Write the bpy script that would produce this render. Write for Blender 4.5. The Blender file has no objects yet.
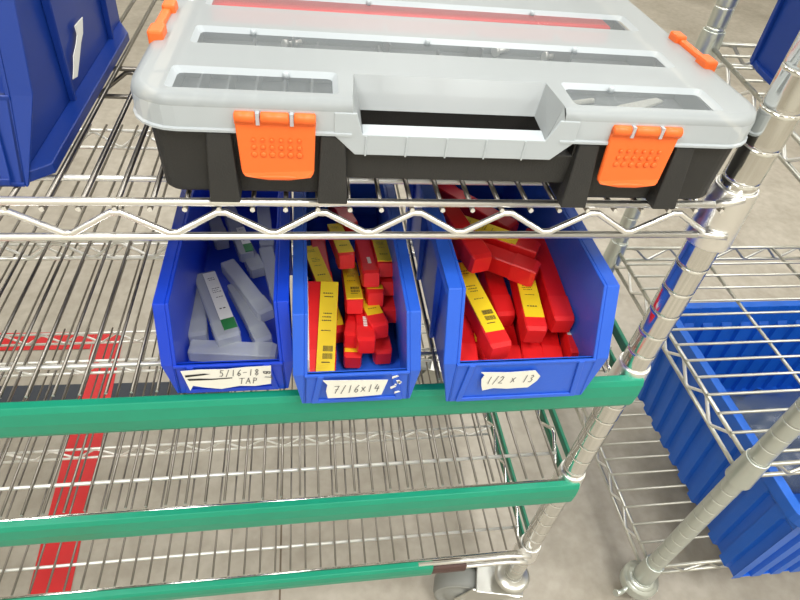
LIGHT = 0.52; EXPO = 0.0
import bpy, bmesh, math, random
from mathutils import Vector, Matrix
random.seed(7)
ZO = 0.88                      # floor is z = 0; shelf heights below are measured from a reference ring on the post
SC = bpy.context.scene
COL = SC.collection
V = Vector

# ---------------------------------------------------------------- materials
def lin(c):
    return tuple(((x / 255) / 12.92 if x / 255 <= .04045 else ((x / 255 + .055) / 1.055) ** 2.4) for x in c) + (1.0,)

def mat(name, rgb, rough=.5, metal=0.0, noise=0.0, nscale=40.0, bump=0.0, bscale=200.0, trans=0.0, coat=0.0, spec=.5, sss=0.0):
    m = bpy.data.materials.new(name); m.use_nodes = True
    nt = m.node_tree; n = nt.nodes; L = nt.links
    b = n['Principled BSDF']; out = n['Material Output']
    b.inputs['Base Color'].default_value = lin(rgb)
    b.inputs['Roughness'].default_value = rough
    b.inputs['Metallic'].default_value = metal
    b.inputs['Specular IOR Level'].default_value = spec
    if coat: b.inputs['Coat Weight'].default_value = coat
    tc = n.new('ShaderNodeTexCoord')
    if noise:
        t = n.new('ShaderNodeTexNoise'); t.inputs['Scale'].default_value = nscale; t.inputs['Detail'].default_value = 5
        L.new(tc.outputs['Object'], t.inputs['Vector'])
        mx = n.new('ShaderNodeMix'); mx.data_type = 'RGBA'
        c = lin(rgb)
        mx.inputs[6].default_value = tuple(x * (1 - noise) for x in c[:3]) + (1,)
        mx.inputs[7].default_value = tuple(min(1, x * (1 + noise)) for x in c[:3]) + (1,)
        L.new(t.outputs['Fac'], mx.inputs[0]); L.new(mx.outputs[2], b.inputs['Base Color'])
    if bump:
        t2 = n.new('ShaderNodeTexNoise'); t2.inputs['Scale'].default_value = bscale
        L.new(tc.outputs['Object'], t2.inputs['Vector'])
        bp = n.new('ShaderNodeBump'); bp.inputs['Strength'].default_value = bump; bp.inputs['Distance'].default_value = .002
        L.new(t2.outputs['Fac'], bp.inputs['Height']); L.new(bp.outputs['Normal'], b.inputs['Normal'])
    if trans:
        tr = n.new('ShaderNodeBsdfTransparent'); ms = n.new('ShaderNodeMixShader')
        ms.inputs[0].default_value = 1 - trans
        L.new(tr.outputs[0], ms.inputs[1]); L.new(b.outputs[0], ms.inputs[2]); L.new(ms.outputs[0], out.inputs['Surface'])
    return m

M = dict(
    chrome=mat('chrome', (226, 226, 222), .13, 1.0, noise=.05, nscale=60),
    wire=mat('wire_chrome', (128, 124, 118), .34, 1.0, noise=.08, nscale=80),
    rail=mat('rail_chrome', (252, 252, 250), .30, 1.0),
    grip=mat('trough_plastic', (190, 197, 200), .25, trans=.40, noise=.05, nscale=20),
    blueL=mat('blue_bin_shaded', (18, 54, 138), .38, noise=.06, nscale=18),  # far-left bin: shade on its side wall put into a darker base colour
    rod=mat('rod_chrome', (240, 240, 236), .38, .65),
    zinc=mat('zinc_post', (204, 210, 204), .30, .8, noise=.06, nscale=50),
    zwire=mat('zinc_wire', (200, 200, 192), .35, .9),
    groove=mat('groove', (245, 245, 240), .25, .6),
    green=mat('green_strip', (24, 150, 118), .38, noise=.10, nscale=25, bump=.1, bscale=60),
    dgreen=mat('green_rail', (16, 112, 84), .4, noise=.1, nscale=30),
    brown=mat('brown_strip', (84, 60, 56), .5, noise=.25, nscale=60),
    blue=mat('blue_bin', (20, 66, 206), .36, noise=.06, nscale=18, bump=.05, bscale=300),
    blue2=mat('blue_bin_bright', (44, 100, 220), .38, noise=.06, nscale=18, bump=.05, bscale=300),
    blue3=mat('blue_crate', (22, 98, 204), .42, noise=.10, nscale=15, bump=.06, bscale=200),
    blue4=mat('blue_bin_deep', (20, 62, 150), .4, noise=.08, nscale=15),
    black=mat('black_plastic', (42, 42, 41), .55, noise=.15, nscale=40, bump=.15, bscale=900),
    orange=mat('orange_plastic', (255, 116, 48), .42, noise=.03, nscale=30),
    frost=mat('frosted_plastic', (176, 183, 186), .36, trans=.26, noise=.03, nscale=8),
    frost2=mat('frosted_edge', (202, 211, 217), .3, trans=.24, noise=.02, nscale=8),
    pane=mat('clear_pane', (176, 184, 188), .2, trans=.72),
    tray=mat('grey_tray', (132, 138, 140), .5, noise=.1, nscale=25),
    red=mat('red_plastic', (226, 28, 32), .34, noise=.05, nscale=40),
    red2=mat('red_plastic_bright', (236, 40, 42), .36, noise=.05, nscale=40),
    yellow=mat('yellow_label', (246, 212, 34), .5, noise=.03, nscale=60),
    ink=mat('ink', (58, 52, 40), .6),
    pen=mat('pen_ink', (102, 102, 104), .6),
    marker=mat('marker_ink', (24, 24, 26), .6),
    white=mat('paper', (236, 236, 226), .7, noise=.03, nscale=70),
    glabel=mat('green_label', (36, 120, 62), .5),
    tube=mat('clear_tube', (212, 218, 218), .2, trans=.55),
    rtape=mat('red_tape', (198, 22, 26), .45, noise=.06, nscale=20),
    ntape=mat('navy_tape', (46, 52, 62), .6, noise=.2, nscale=20),
    rubber=mat('grey_rubber', (150, 152, 148), .55, noise=.08, nscale=30),
    tread=mat('wheel_tread', (128, 130, 126), .6, noise=.15, nscale=30),
    dark=mat('dark_rubber', (88, 88, 84), .7),
    steel=mat('galvanised_steel', (206, 206, 200), .32, .85, noise=.1, nscale=40),
    bag=mat('clear_bag', (96, 108, 122), .2, trans=.45, noise=.1, nscale=25),
    wall=mat('wall_paint', (216, 212, 200), .8, noise=.02, nscale=4),
    ceil=mat('ceiling_tile', (205, 205, 200), .9, noise=.03, nscale=4),
)

def floor_material():
    m = bpy.data.materials.new('sealed_concrete'); m.use_nodes = True
    nt = m.node_tree; n = nt.nodes; L = nt.links; b = n['Principled BSDF']
    tc = n.new('ShaderNodeTexCoord')
    a = n.new('ShaderNodeTexNoise'); a.inputs['Scale'].default_value = 3.0; a.inputs['Detail'].default_value = 8; a.inputs['Roughness'].default_value = .65
    c = n.new('ShaderNodeTexNoise'); c.inputs['Scale'].default_value = 45.0; c.inputs['Detail'].default_value = 4
    L.new(tc.outputs['Object'], a.inputs['Vector']); L.new(tc.outputs['Object'], c.inputs['Vector'])
    r = n.new('ShaderNodeValToRGB')
    r.color_ramp.elements[0].position = .3; r.color_ramp.elements[0].color = lin((152, 145, 132))
    r.color_ramp.elements[1].position = .72; r.color_ramp.elements[1].color = lin((190, 184, 172))
    L.new(a.outputs['Fac'], r.inputs['Fac'])
    r2 = n.new('ShaderNodeValToRGB')
    r2.color_ramp.elements[0].position = .35; r2.color_ramp.elements[0].color = (.86, .85, .83, 1)
    r2.color_ramp.elements[1].position = .65; r2.color_ramp.elements[1].color = (1, 1, 1, 1)
    L.new(c.outputs['Fac'], r2.inputs['Fac'])
    mx = n.new('ShaderNodeMix'); mx.data_type = 'RGBA'; mx.blend_type = 'MULTIPLY'; mx.inputs[0].default_value = 1
    L.new(r.outputs[0], mx.inputs[6]); L.new(r2.outputs[0], mx.inputs[7]); L.new(mx.outputs[2], b.inputs['Base Color'])
    b.inputs['Roughness'].default_value = .5
    bp = n.new('ShaderNodeBump'); bp.inputs['Strength'].default_value = .08; bp.inputs['Distance'].default_value = .002
    L.new(c.outputs['Fac'], bp.inputs['Height']); L.new(bp.outputs['Normal'], b.inputs['Normal'])
    return m
M['floor'] = floor_material()

# ---------------------------------------------------------------- mesh helpers (coordinates in the shelf frame)
ORG = {}
def NB(): return bmesh.new()

def face(bm, pts, mi=0):
    f = bm.faces.new([bm.verts.new(p) for p in pts]); f.material_index = mi; return f

def solid(bm, A, B, mi=0):
    """closed solid between two matching polygons"""
    a = [bm.verts.new(p) for p in A]; b = [bm.verts.new(p) for p in B]; n = len(a)
    fs = [bm.faces.new(a[::-1]), bm.faces.new(b)]
    for i in range(n): fs.append(bm.faces.new((a[i], a[(i + 1) % n], b[(i + 1) % n], b[i])))
    for f in fs: f.material_index = mi
    bmesh.ops.recalc_face_normals(bm, faces=fs)
    return fs

def prism(bm, poly, vec, mi=0):
    vec = V(vec); return solid(bm, [V(p) for p in poly], [V(p) + vec for p in poly], mi)

def box(bm, x0, x1, y0, y1, z0, z1, mi=0):
    return prism(bm, [(x0, y0, z0), (x1, y0, z0), (x1, y1, z0), (x0, y1, z0)], (0, 0, z1 - z0), mi)

def tube(bm, pts, r, seg=8, mi=0, cap=True, cm=None):
    pts = [V(p) for p in pts]; rings = []; prev = None
    for i, p in enumerate(pts):
        if i == 0: t = pts[1] - p
        elif i == len(pts) - 1: t = p - pts[i - 1]
        else: t = (pts[i + 1] - p).normalized() + (p - pts[i - 1]).normalized()
        t.normalize()
        u = V((0, 0, 1)) if abs(t.z) < .9 else V((1, 0, 0))
        if prev is not None: u = prev
        u = (u - t * u.dot(t)).normalized(); w = t.cross(u); prev = u
        rr = r[i] if isinstance(r, (list, tuple)) else r
        k = 1.0
        if 0 < i < len(pts) - 1:
            ca = (pts[i + 1] - p).normalized().dot(t); k = 1 / max(.6, ca)
        rings.append([bm.verts.new(p + (u * math.cos(2 * math.pi * j / seg) + w * math.sin(2 * math.pi * j / seg)) * rr * (k if k < 1.3 else 1.3)) for j in range(seg)])
    for a, b in zip(rings, rings[1:]):
        for j in range(seg):
            f = bm.faces.new((a[j], a[(j + 1) % seg], b[(j + 1) % seg], b[j])); f.smooth = True; f.material_index = mi
    if cap:
        bm.faces.new(rings[0][::-1]).material_index = mi if cm is None else cm; bm.faces.new(rings[-1]).material_index = mi if cm is None else cm

def lathe(bm, prof, c, axis='Z', seg=24, mi=0, cap=True):
    """prof: list of (radius, height[, material])"""
    rings = []
    for pr in prof:
        r, h = pr[0], pr[1]; ring = []
        for j in range(seg):
            a = 2 * math.pi * j / seg; q, s = r * math.cos(a), r * math.sin(a)
            p = (q, s, h) if axis == 'Z' else ((h, q, s) if axis == 'X' else (s, h, q))
            ring.append(bm.verts.new(V(c) + V(p)))
        rings.append(ring)
    for k, (a, b) in enumerate(zip(rings, rings[1:])):
        for j in range(seg):
            f = bm.faces.new((a[j], a[(j + 1) % seg], b[(j + 1) % seg], b[j])); f.smooth = True
            f.material_index = prof[k][2] if len(prof[k]) > 2 else mi
    if cap:
        bm.faces.new(rings[0][::-1]).material_index = mi; bm.faces.new(rings[-1]).material_index = mi

def build(name, bm, mats, parent=None, org=None, bevel=0, segs=2, local=False, smooth=False, solidify=0):
    """link a bmesh as one object. org: world point (shelf frame) of the object's base"""
    if parent is not None and not local: o0 = ORG[parent.name]
    else: o0 = V(org) if org is not None else V((0, 0, 0))
    if not local:
        for v in bm.verts: v.co -= o0
    me = bpy.data.meshes.new(name)
    bmesh.ops.recalc_face_normals(bm, faces=bm.faces)
    if smooth:
        for f in bm.faces: f.smooth = True
    bm.to_mesh(me); bm.free()
    o = bpy.data.objects.new(name, me); COL.objects.link(o)
    for m in (mats if isinstance(mats, (list, tuple)) else [mats]): me.materials.append(m)
    if parent is not None: o.parent = parent
    elif not local: o.location = o0 + V((0, 0, ZO))
    ORG[o.name] = o0
    if solidify:
        s = o.modifiers.new('shell', 'SOLIDIFY'); s.thickness = solidify; s.offset = -1
    if bevel:
        b = o.modifiers.new('bevel', 'BEVEL'); b.width = bevel; b.segments = segs; b.limit_method = 'ANGLE'; b.angle_limit = math.radians(35); b.harden_normals = False
    return o

def tag(o, label=None, cat=None, group=None, kind=None):
    if label: o['label'] = label
    if cat: o['category'] = cat
    if group: o['group'] = group
    if kind: o['kind'] = kind
    return o

def empty(name, org, label, cat, group=None):
    o = bpy.data.objects.new(name, None); COL.objects.link(o); o.empty_display_size = .05
    o.location = V(org) + V((0, 0, ZO)); ORG[o.name] = V(org)
    return tag(o, label, cat, group)

# ---------------------------------------------------------------- setting
FL = -ZO
bm = NB(); box(bm, -3.2, 3.4, -2.4, 4.2, FL - .06, FL)
tag(build('floor', bm, M['floor']), 'pale beige sealed concrete floor', kind='structure')
for nm, b in (('wall_back', (-3.2, 3.4, 4.2, 4.3, FL, FL + 2.8)), ('wall_left', (-3.3, -3.2, -2.4, 4.2, FL, FL + 2.8)),
              ('wall_right', (3.4, 3.5, -2.4, 4.2, FL, FL + 2.8)), ('wall_front', (-3.2, 3.4, -2.5, -2.4, FL, FL + 2.8))):
    bm = NB(); box(bm, *b); tag(build(nm, bm, M['wall']), kind='structure')
bm = NB(); box(bm, -3.2, 3.4, -2.4, 4.2, FL + 2.8, FL + 2.86); tag(build('ceiling', bm, M['ceil']), kind='structure')
bm = NB(); box(bm, -.3565, -.3535, -2.4, 4.2, FL, FL + .0006)
tag(build('trim_1', bm, mat('floor_joint', (104, 92, 76), .8, noise=.4, nscale=12)), 'dark narrow joint line in the concrete floor', kind='structure')

def tape(name, pts, z, m, label):
    bm = NB(); prism(bm, [(x, y, FL + z) for x, y in pts], (0, 0, .0005))
    c = sum((V((x, y, 0)) for x, y in pts), V()) / len(pts)
    return tag(build(name, bm, m, org=(c.x, c.y, FL + z)), label, 'floor tape')
tape('floor_tape', [(-1.25, .452), (-.47, .436), (-.47, .500), (-1.25, .516)], .0005, M['ntape'], 'dark navy tape strip on the floor passing under the red stripe behind the cart')
tape('floor_tape', [(-.717, -.45), (-.653, -.45), (-.7175, .655), (-.7795, .655)], .0012, M['rtape'], 'long red tape stripe on the floor running away under the cart')
tape('floor_tape', [(-1.6, .618), (-.780, .604), (-.780, .655), (-1.6, .672)], .0012, M['rtape'], 'short red tape stripe on the floor crossing behind the cart, left of the long stripe')

# ---------------------------------------------------------------- shared rack parts
def post(parent, x, y, z0, z1, m, name='post', pitch=.0254, ref=0.0):
    bm = NB(); prof = [(.0127, z0), (.0127, z0 + .002)]
    k = math.ceil((z0 + .004 - ref) / pitch)
    while ref + k * pitch < z1 - .004:
        z = ref + k * pitch
        prof += [(.0127, z - .0030), (.0127, z - .0007), (.0124, z - .0006, 1), (.0124, z + .0004, 1), (.0127, z + .0005), (.0127, z + .0028)]
        k += 1
    prof += [(.0127, z1), (.0118, z1 + .0015)]
    lathe(bm, prof, (x, y, 0), seg=28)
    return build(name, bm, [m, M['groove']], parent)

def collar(parent, x, y, z0, z1, m, r=.0172):
    bm = NB(); lathe(bm, [(r - .003, z0), (r - .0002, z0 + .0003), (r, z0 + .0008), (r, z0 + .0014), (r - .0020, z1 - .0018), (r - .0021, z1 - .0010), (r - .0024, z1 - .0003), (r - .0036, z1), (r - .0040, z1 - .0004), (r - .0042, z1 - .003)], (x, y, 0), seg=28)
    return build('collar', bm, m, parent)

def truss(parent, a, b, z1, z2, m, phase, period, r=.0024, name='truss', rz=None, ends=True, mz=None, zt=None, zb=None):
    """two rails from a to b (xy) at heights z1/z2 (or functions) with a zigzag wire between them"""
    bm = NB(); a = V((a[0], a[1], 0)); b = V((b[0], b[1], 0)); L = (b - a).length; d = (b - a) / L
    f1 = z1 if callable(z1) else (lambda p: z1); f2 = z2 if callable(z2) else (lambda p: z2)
    def P(s, f):
        p = a + d * s; return V((p.x, p.y, f(p)))
    tube(bm, [P(0, f1), P(L, f1)], r); tube(bm, [P(0, f2), P(L, f2)], r)
    pts = []; s = phase % period - period; up = True; k = 0; rr = rz or r * .85
    zt = r * 1.6 if zt is None else zt; zb = r * 1.0 if zb is None else zb
    raw = []
    while s < L + period:
        raw.append((s, True)); raw.append((s + period / 2, False)); s += period
    for s, up in raw:
        for ds in (-period * .045, period * .045):
            q = s + ds
            if 0 <= q <= L:
                p = P(q, f1 if up else f2); p.z += -zt if up else zb; pts.append(p)
    if len(pts) > 1: tube(bm, pts, rr, mi=1)
    return build(name, bm, [m, mz or m], parent)

def strip_profile(z0, z1, y):
    """rounded front of a plastic shelf-edge strip, in y/z"""
    h = z1 - z0
    return [(y + .006, z0), (y - .001, z0), (y - .0030, z0 + .14 * h), (y - .0042, z0 + .5 * h), (y - .0034, z0 + .86 * h), (y - .001, z1), (y + .006, z1)]

# ---------------------------------------------------------------- the near cart
XL = -1.2; DEP = .43
cart = empty('wire_shelving_cart', (0, 0, FL), 'chrome wire shelving cart with green front strips carrying the black organizer and blue bins', 'shelving cart')
for x, y in ((0, 0), (0, DEP), (XL, 0), (XL, DEP)):
    post(cart, x, y, -.745, .62, M['chrome'])

def wires(bm, x0, pitch, z, r, y0, y1, xa, xb, mi=0):
    k = math.ceil((xa - x0) / pitch)
    while x0 + k * pitch < xb:
        tube(bm, [(x0 + k * pitch, y0, z), (x0 + k * pitch, y1, z)], r, 6, mi, cm=2); k += 1

def xrod(bm, y, z, r, mi=1):
    tube(bm, [(XL + .01, y, z), (-.010, y, z)], r, 8, mi)

# chrome shelf
bm = NB(); wires(bm, -.2694, .01975, -.0700, .00165, -.013, DEP + .01, XL + .02, -.012); xrod(bm, .0265, -.0736, .0020)
sh = build('chrome_wire_shelf', bm, [M['wire'], M['rod'], M['groove']], cart)
t = truss(sh, (XL + .012, -.0115), (-.0165, -.0115), -.0652, -.0908, M['rail'], (-.0449 - (XL + .012)), .0605, r=.0026, rz=.0021, name='front_truss', zt=.0075, zb=.0028)
bm = NB()
tube(bm, [(-.02, -.0115, -.0652), (-.012, -.0135, -.0628), (-.004, -.0165, -.0575)], .0026); tube(bm, [(-.02, -.0115, -.0908), (-.010, -.0150, -.0892), (-.002, -.018, -.0880)], .0027)
build('rail_end', bm, M['rail'], sh)
truss(sh, (XL + .012, .196), (-.01, .196), -.0745, -.099, M['wire'], .02, .0605, r=.0021, name='middle_truss')
truss(sh, (XL + .012, DEP), (-.016, DEP), -.0652, -.0908, M['chrome'], .02, .0605, r=.0024, name='rear_truss')
for x in (0, XL): truss(sh, (x, .016), (x, DEP - .016), -.0652, -.0908, M['chrome'], .02, .0605, r=.0024, name='side_truss')
for x in (0, XL):
    for y in (0, DEP): collar(sh, x, y, -.104, -.0565, M['rail'])

def green_shelf(z, zs1, zs0, wx, strip_x0, strip_x1):
    """z: wire height; front strip between zs0 and zs1"""
    bm = NB(); wires(bm, wx, .0195, z, .00135, -.006, DEP + .008, XL + .02, -.012); xrod(bm, .0265, z - .0034, .0021)
    s = build('wire_shelf', bm, [M['wire'], M['rod'], M['groove']], cart)
    truss(s, (XL + .012, -.004), (-.0165, -.004), z - .013, z - .031, M['chrome'], .03, .0605, r=.0024, name='front_truss')
    truss(s, (XL + .012, .196), (-.008, .196), z - .0038, z - .027, M['rod'], .03, .0605, r=.0019, name='middle_truss')
    truss(s, (XL + .012, DEP), (-.016, DEP), z - .0038, z - .029, M['rod'], .01, .0605, r=.0022, name='rear_truss')
    for x in (0, XL):
        sx = 1 if x == 0 else -1
        bm = NB(); dx = .004 * sx
        box(bm, x - .001 + dx, x + .0035 + dx, .017, DEP - .016, z - .010, z + .001)
        box(bm, x - .001 + dx, x + .0035 + dx, .017, DEP - .016, z - .040, z - .028)
        build('side_rail', bm, M['dgreen'], s, bevel=.0012)
        pts = []; k = 0; y = .02
        while y < DEP - .02:
            up = k % 2; pts += [(x - .0025, y, z - (.006 if up else .032)), (x - .0025, y + .008, z - (.006 if up else .032))]; y += .034; k += 1
        bm = NB(); tube(bm, pts, .0022); build('side_wave', bm, M['chrome'], s)
    bm = NB(); pr = strip_profile(zs0, zs1, -.0155)
    solid(bm, [(strip_x0, y, zz) for y, zz in pr], [(strip_x1, y, zz) for y, zz in pr])
    st = build('front_strip', bm, M['green'], s, bevel=.0008); st['label'] = 'teal green plastic front strip'
    for x in (0, XL):
        for y in (0, DEP): collar(s, x, y, zs0 + .002, zs1 + .006, M['rail'], .0168)
    return s

green_shelf(-.2530, -.2535, -.2925, -.2909 + .0195 * .4, XL - .004, .0045)
green_shelf(-.4430, -.4450, -.4865, -.2909, XL - .004, .0045)
s3 = green_shelf(-.6400, -.6410, -.6720, -.3086, XL - .004, -.140)
bm = NB(); pr = strip_profile(-.6720, -.6530, -.0140)
solid(bm, [(-.148, y, zz) for y, zz in pr], [(-.092, y, zz) for y, zz in pr])
build('strip_end', bm, M['brown'], s3, bevel=.001)
bm = NB()
for zz in (-.6420, -.6620):
    tube(bm, [(-.16, -.0135, zz), (-.03, -.0135, zz), (-.004, -.0175, zz + .003)], .0030)
build('bare_rail', bm, M['rail'], s3)

def caster(parent, x, y, ztop, ang, R=.048):
    bm = NB(); lathe(bm, [(.010, ztop - .034), (.0135, ztop - .033), (.0135, ztop - .014), (.024, ztop - .012), (.0265, ztop - .009), (.0265, ztop - .005), (.022, ztop - .002), (.0135, ztop - .0005), (.0135, ztop)], (x, y, 0), seg=28)
    c = build('caster', bm, M['steel'], parent)
    d = V((math.cos(ang), math.sin(ang), 0)); n = V((-d.y, d.x, 0)); zc = FL + R
    cen = V((x, y, 0)) + d * .062
    bm = NB()
    prism(bm, [V((x, y, ztop - .030)) + d * a + n * b for a, b in ((-.022, -.02), (.05, -.024), (.05, .024), (-.022, .02))], (0, 0, -.006))
    for s in (-1, 1):
        o = n * (.020 * s) - n * .0015
        prism(bm, [V((x, y, ztop - .032)) + d * -.018 + o, V((x, y, ztop - .032)) + d * .055 + o, V((cen.x, cen.y, zc + .004)) + d * .014 + o, V((cen.x, cen.y, zc - .012)) + o, V((cen.x, cen.y, zc + .004)) - d * .014 + o], n * .003)
    tube(bm, [V((cen.x, cen.y, zc)) - n * .025, V((cen.x, cen.y, zc)) + n * .025], .006, 12)
    build('fork', bm, M['steel'], c, bevel=.001)
    bm = NB(); seg = 36
    prof = [(.010, -.016), (R * .55, -.016), (R * .62, -.012), (R * .80, -.012), (R * .86, -.016), (R * .95, -.015), (R, -.009), (R, .009), (R * .95, .015), (R * .86, .016), (R * .80, .012), (R * .62, .012), (R * .55, .016), (.010, .016)]
    rings = []
    for r, h in prof:
        rings.append([bm.verts.new(V((cen.x, cen.y, zc)) + n * h + (d * math.cos(2 * math.pi * j / seg) + V((0, 0, 1)) * math.sin(2 * math.pi * j / seg)) * r) for j in range(seg)])
    for i, (a, b) in enumerate(zip(rings, rings[1:])):
        for j in range(seg):
            f = bm.faces.new((a[j], a[(j + 1) % seg], b[(j + 1) % seg], b[j])); f.smooth = True; f.material_index = 1 if 5 <= i <= 7 else 0
    build('wheel', bm, [M['rubber'], M['tread']], c)
    return c
for x, y, a in ((0, 0, math.pi * .92), (0, DEP, math.pi * .9), (XL, 0, math.pi * .9), (XL, DEP, math.pi * 1.1)):
    caster(cart, x, y, -.745, a)

# ---------------------------------------------------------------- the second rack
RX, RY, RX2, RY2 = .2434, .001, .86, .430
rack = empty('wire_shelving_rack', (RX, RY, FL), 'duller zinc wire shelving rack to the right holding the blue corrugated crate', 'shelving rack')
zt = lambda y: -.154 + .1055 * (y - 0.0)
for x, y in ((RX, RY), (RX, RY2), (RX2, RY), (RX2, RY2)):
    post(rack, x, y, -.817, .62, M['zinc'], ref=-.7215)
def rack_shelf(z, name, xw=.0467, pitch=.0305, rodx=(.40, .555, .71)):
    f = z if callable(z) else (lambda y: z)
    bm = NB(); k = -1
    while xw + k * pitch < RY2 - .02:
        y = xw + k * pitch; k += 1
        if y < RY + .015: continue
        tube(bm, [(RX - .003, y, f(y) + .003), (RX2 + .003, y, f(y) + .003)], .0021, 6)
    for x in rodx: tube(bm, [(x, RY, f(RY) - .0015), (x, RY2, f(RY2) - .0015)], .0026, 8)
    s = build(name, bm, M['zwire'], rack)
    for x, lab in ((RX, 0), (RX2, 0)):
        truss(s, (x, RY + .016), (x, RY2 - .016), lambda p: f(p.y), lambda p: f(p.y) - .027, M['zwire'], .03, .066, r=.0030, rz=.0024, name='side_truss', zt=.002, zb=.002, mz=M['rod'])
    for y in (RY, RY2):
        truss(s, (RX + .016, y), (RX2 - .016, y), f(y), f(y) - .027, M['zwire'], .02, .066, r=.0030, rz=.0024, name='end_truss', zt=.002, zb=.002)
    for x in (RX, RX2):
        for y in (RY, RY2): collar(s, x, y, f(y) - .032, f(y) + .018, M['zinc'], .0170)
    return s
rack_shelf(lambda y: zt(y), 'upper_wire_shelf', .330)
rack_shelf(-.463, 'middle_wire_shelf')
rack_shelf(-.7815, 'bottom_wire_shelf', .0409, .0312)
for x, y in ((RX, RY), (RX, RY2), (RX2, RY), (RX2, RY2)):
    bm = NB(); lathe(bm, [(.012, -.848), (.026, -.847), (.0290, -.844), (.0295, -.842), (.0295, -.826), (.0290, -.824), (.0240, -.8225), (.0235, -.8215), (.0235, -.8205), (.0180, -.8195), (.0172, -.8185), (.0172, -.8165), (.0165, -.816)], (x, y, 0), seg=28)
    c = build('caster', bm, M['zinc'], rack)
    bm = NB(); cx = x + .012
    for s in (-1, 1): box(bm, cx - .018, cx + .018, y + s * .016 - .0012, y + s * .016 + .0012, FL + .008, -.846)
    box(bm, cx - .02, cx + .02, y - .0172, y + .0172, -.8475, -.845)
    build('fork', bm, M['steel'], c, bevel=.0008)
    bm = NB(); lathe(bm, [(.004, -.012), (.0125, -.012), (.0150, -.008), (.0150, .008), (.0125, .012), (.004, .012)], (cx, y, FL + .0152), 'Y', 24)
    build('wheel', bm, M['dark'], c)
    bm = NB(); tube(bm, [(x - .016, y - .004, -.826), (x - .030, y - .012, -.836), (x - .040, y - .016, -.834), (x - .052, y - .018, -.828)], [.0035, .0035, .004, .0055], 10)
    build('brake_lever', bm, M['zinc'], c)

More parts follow.
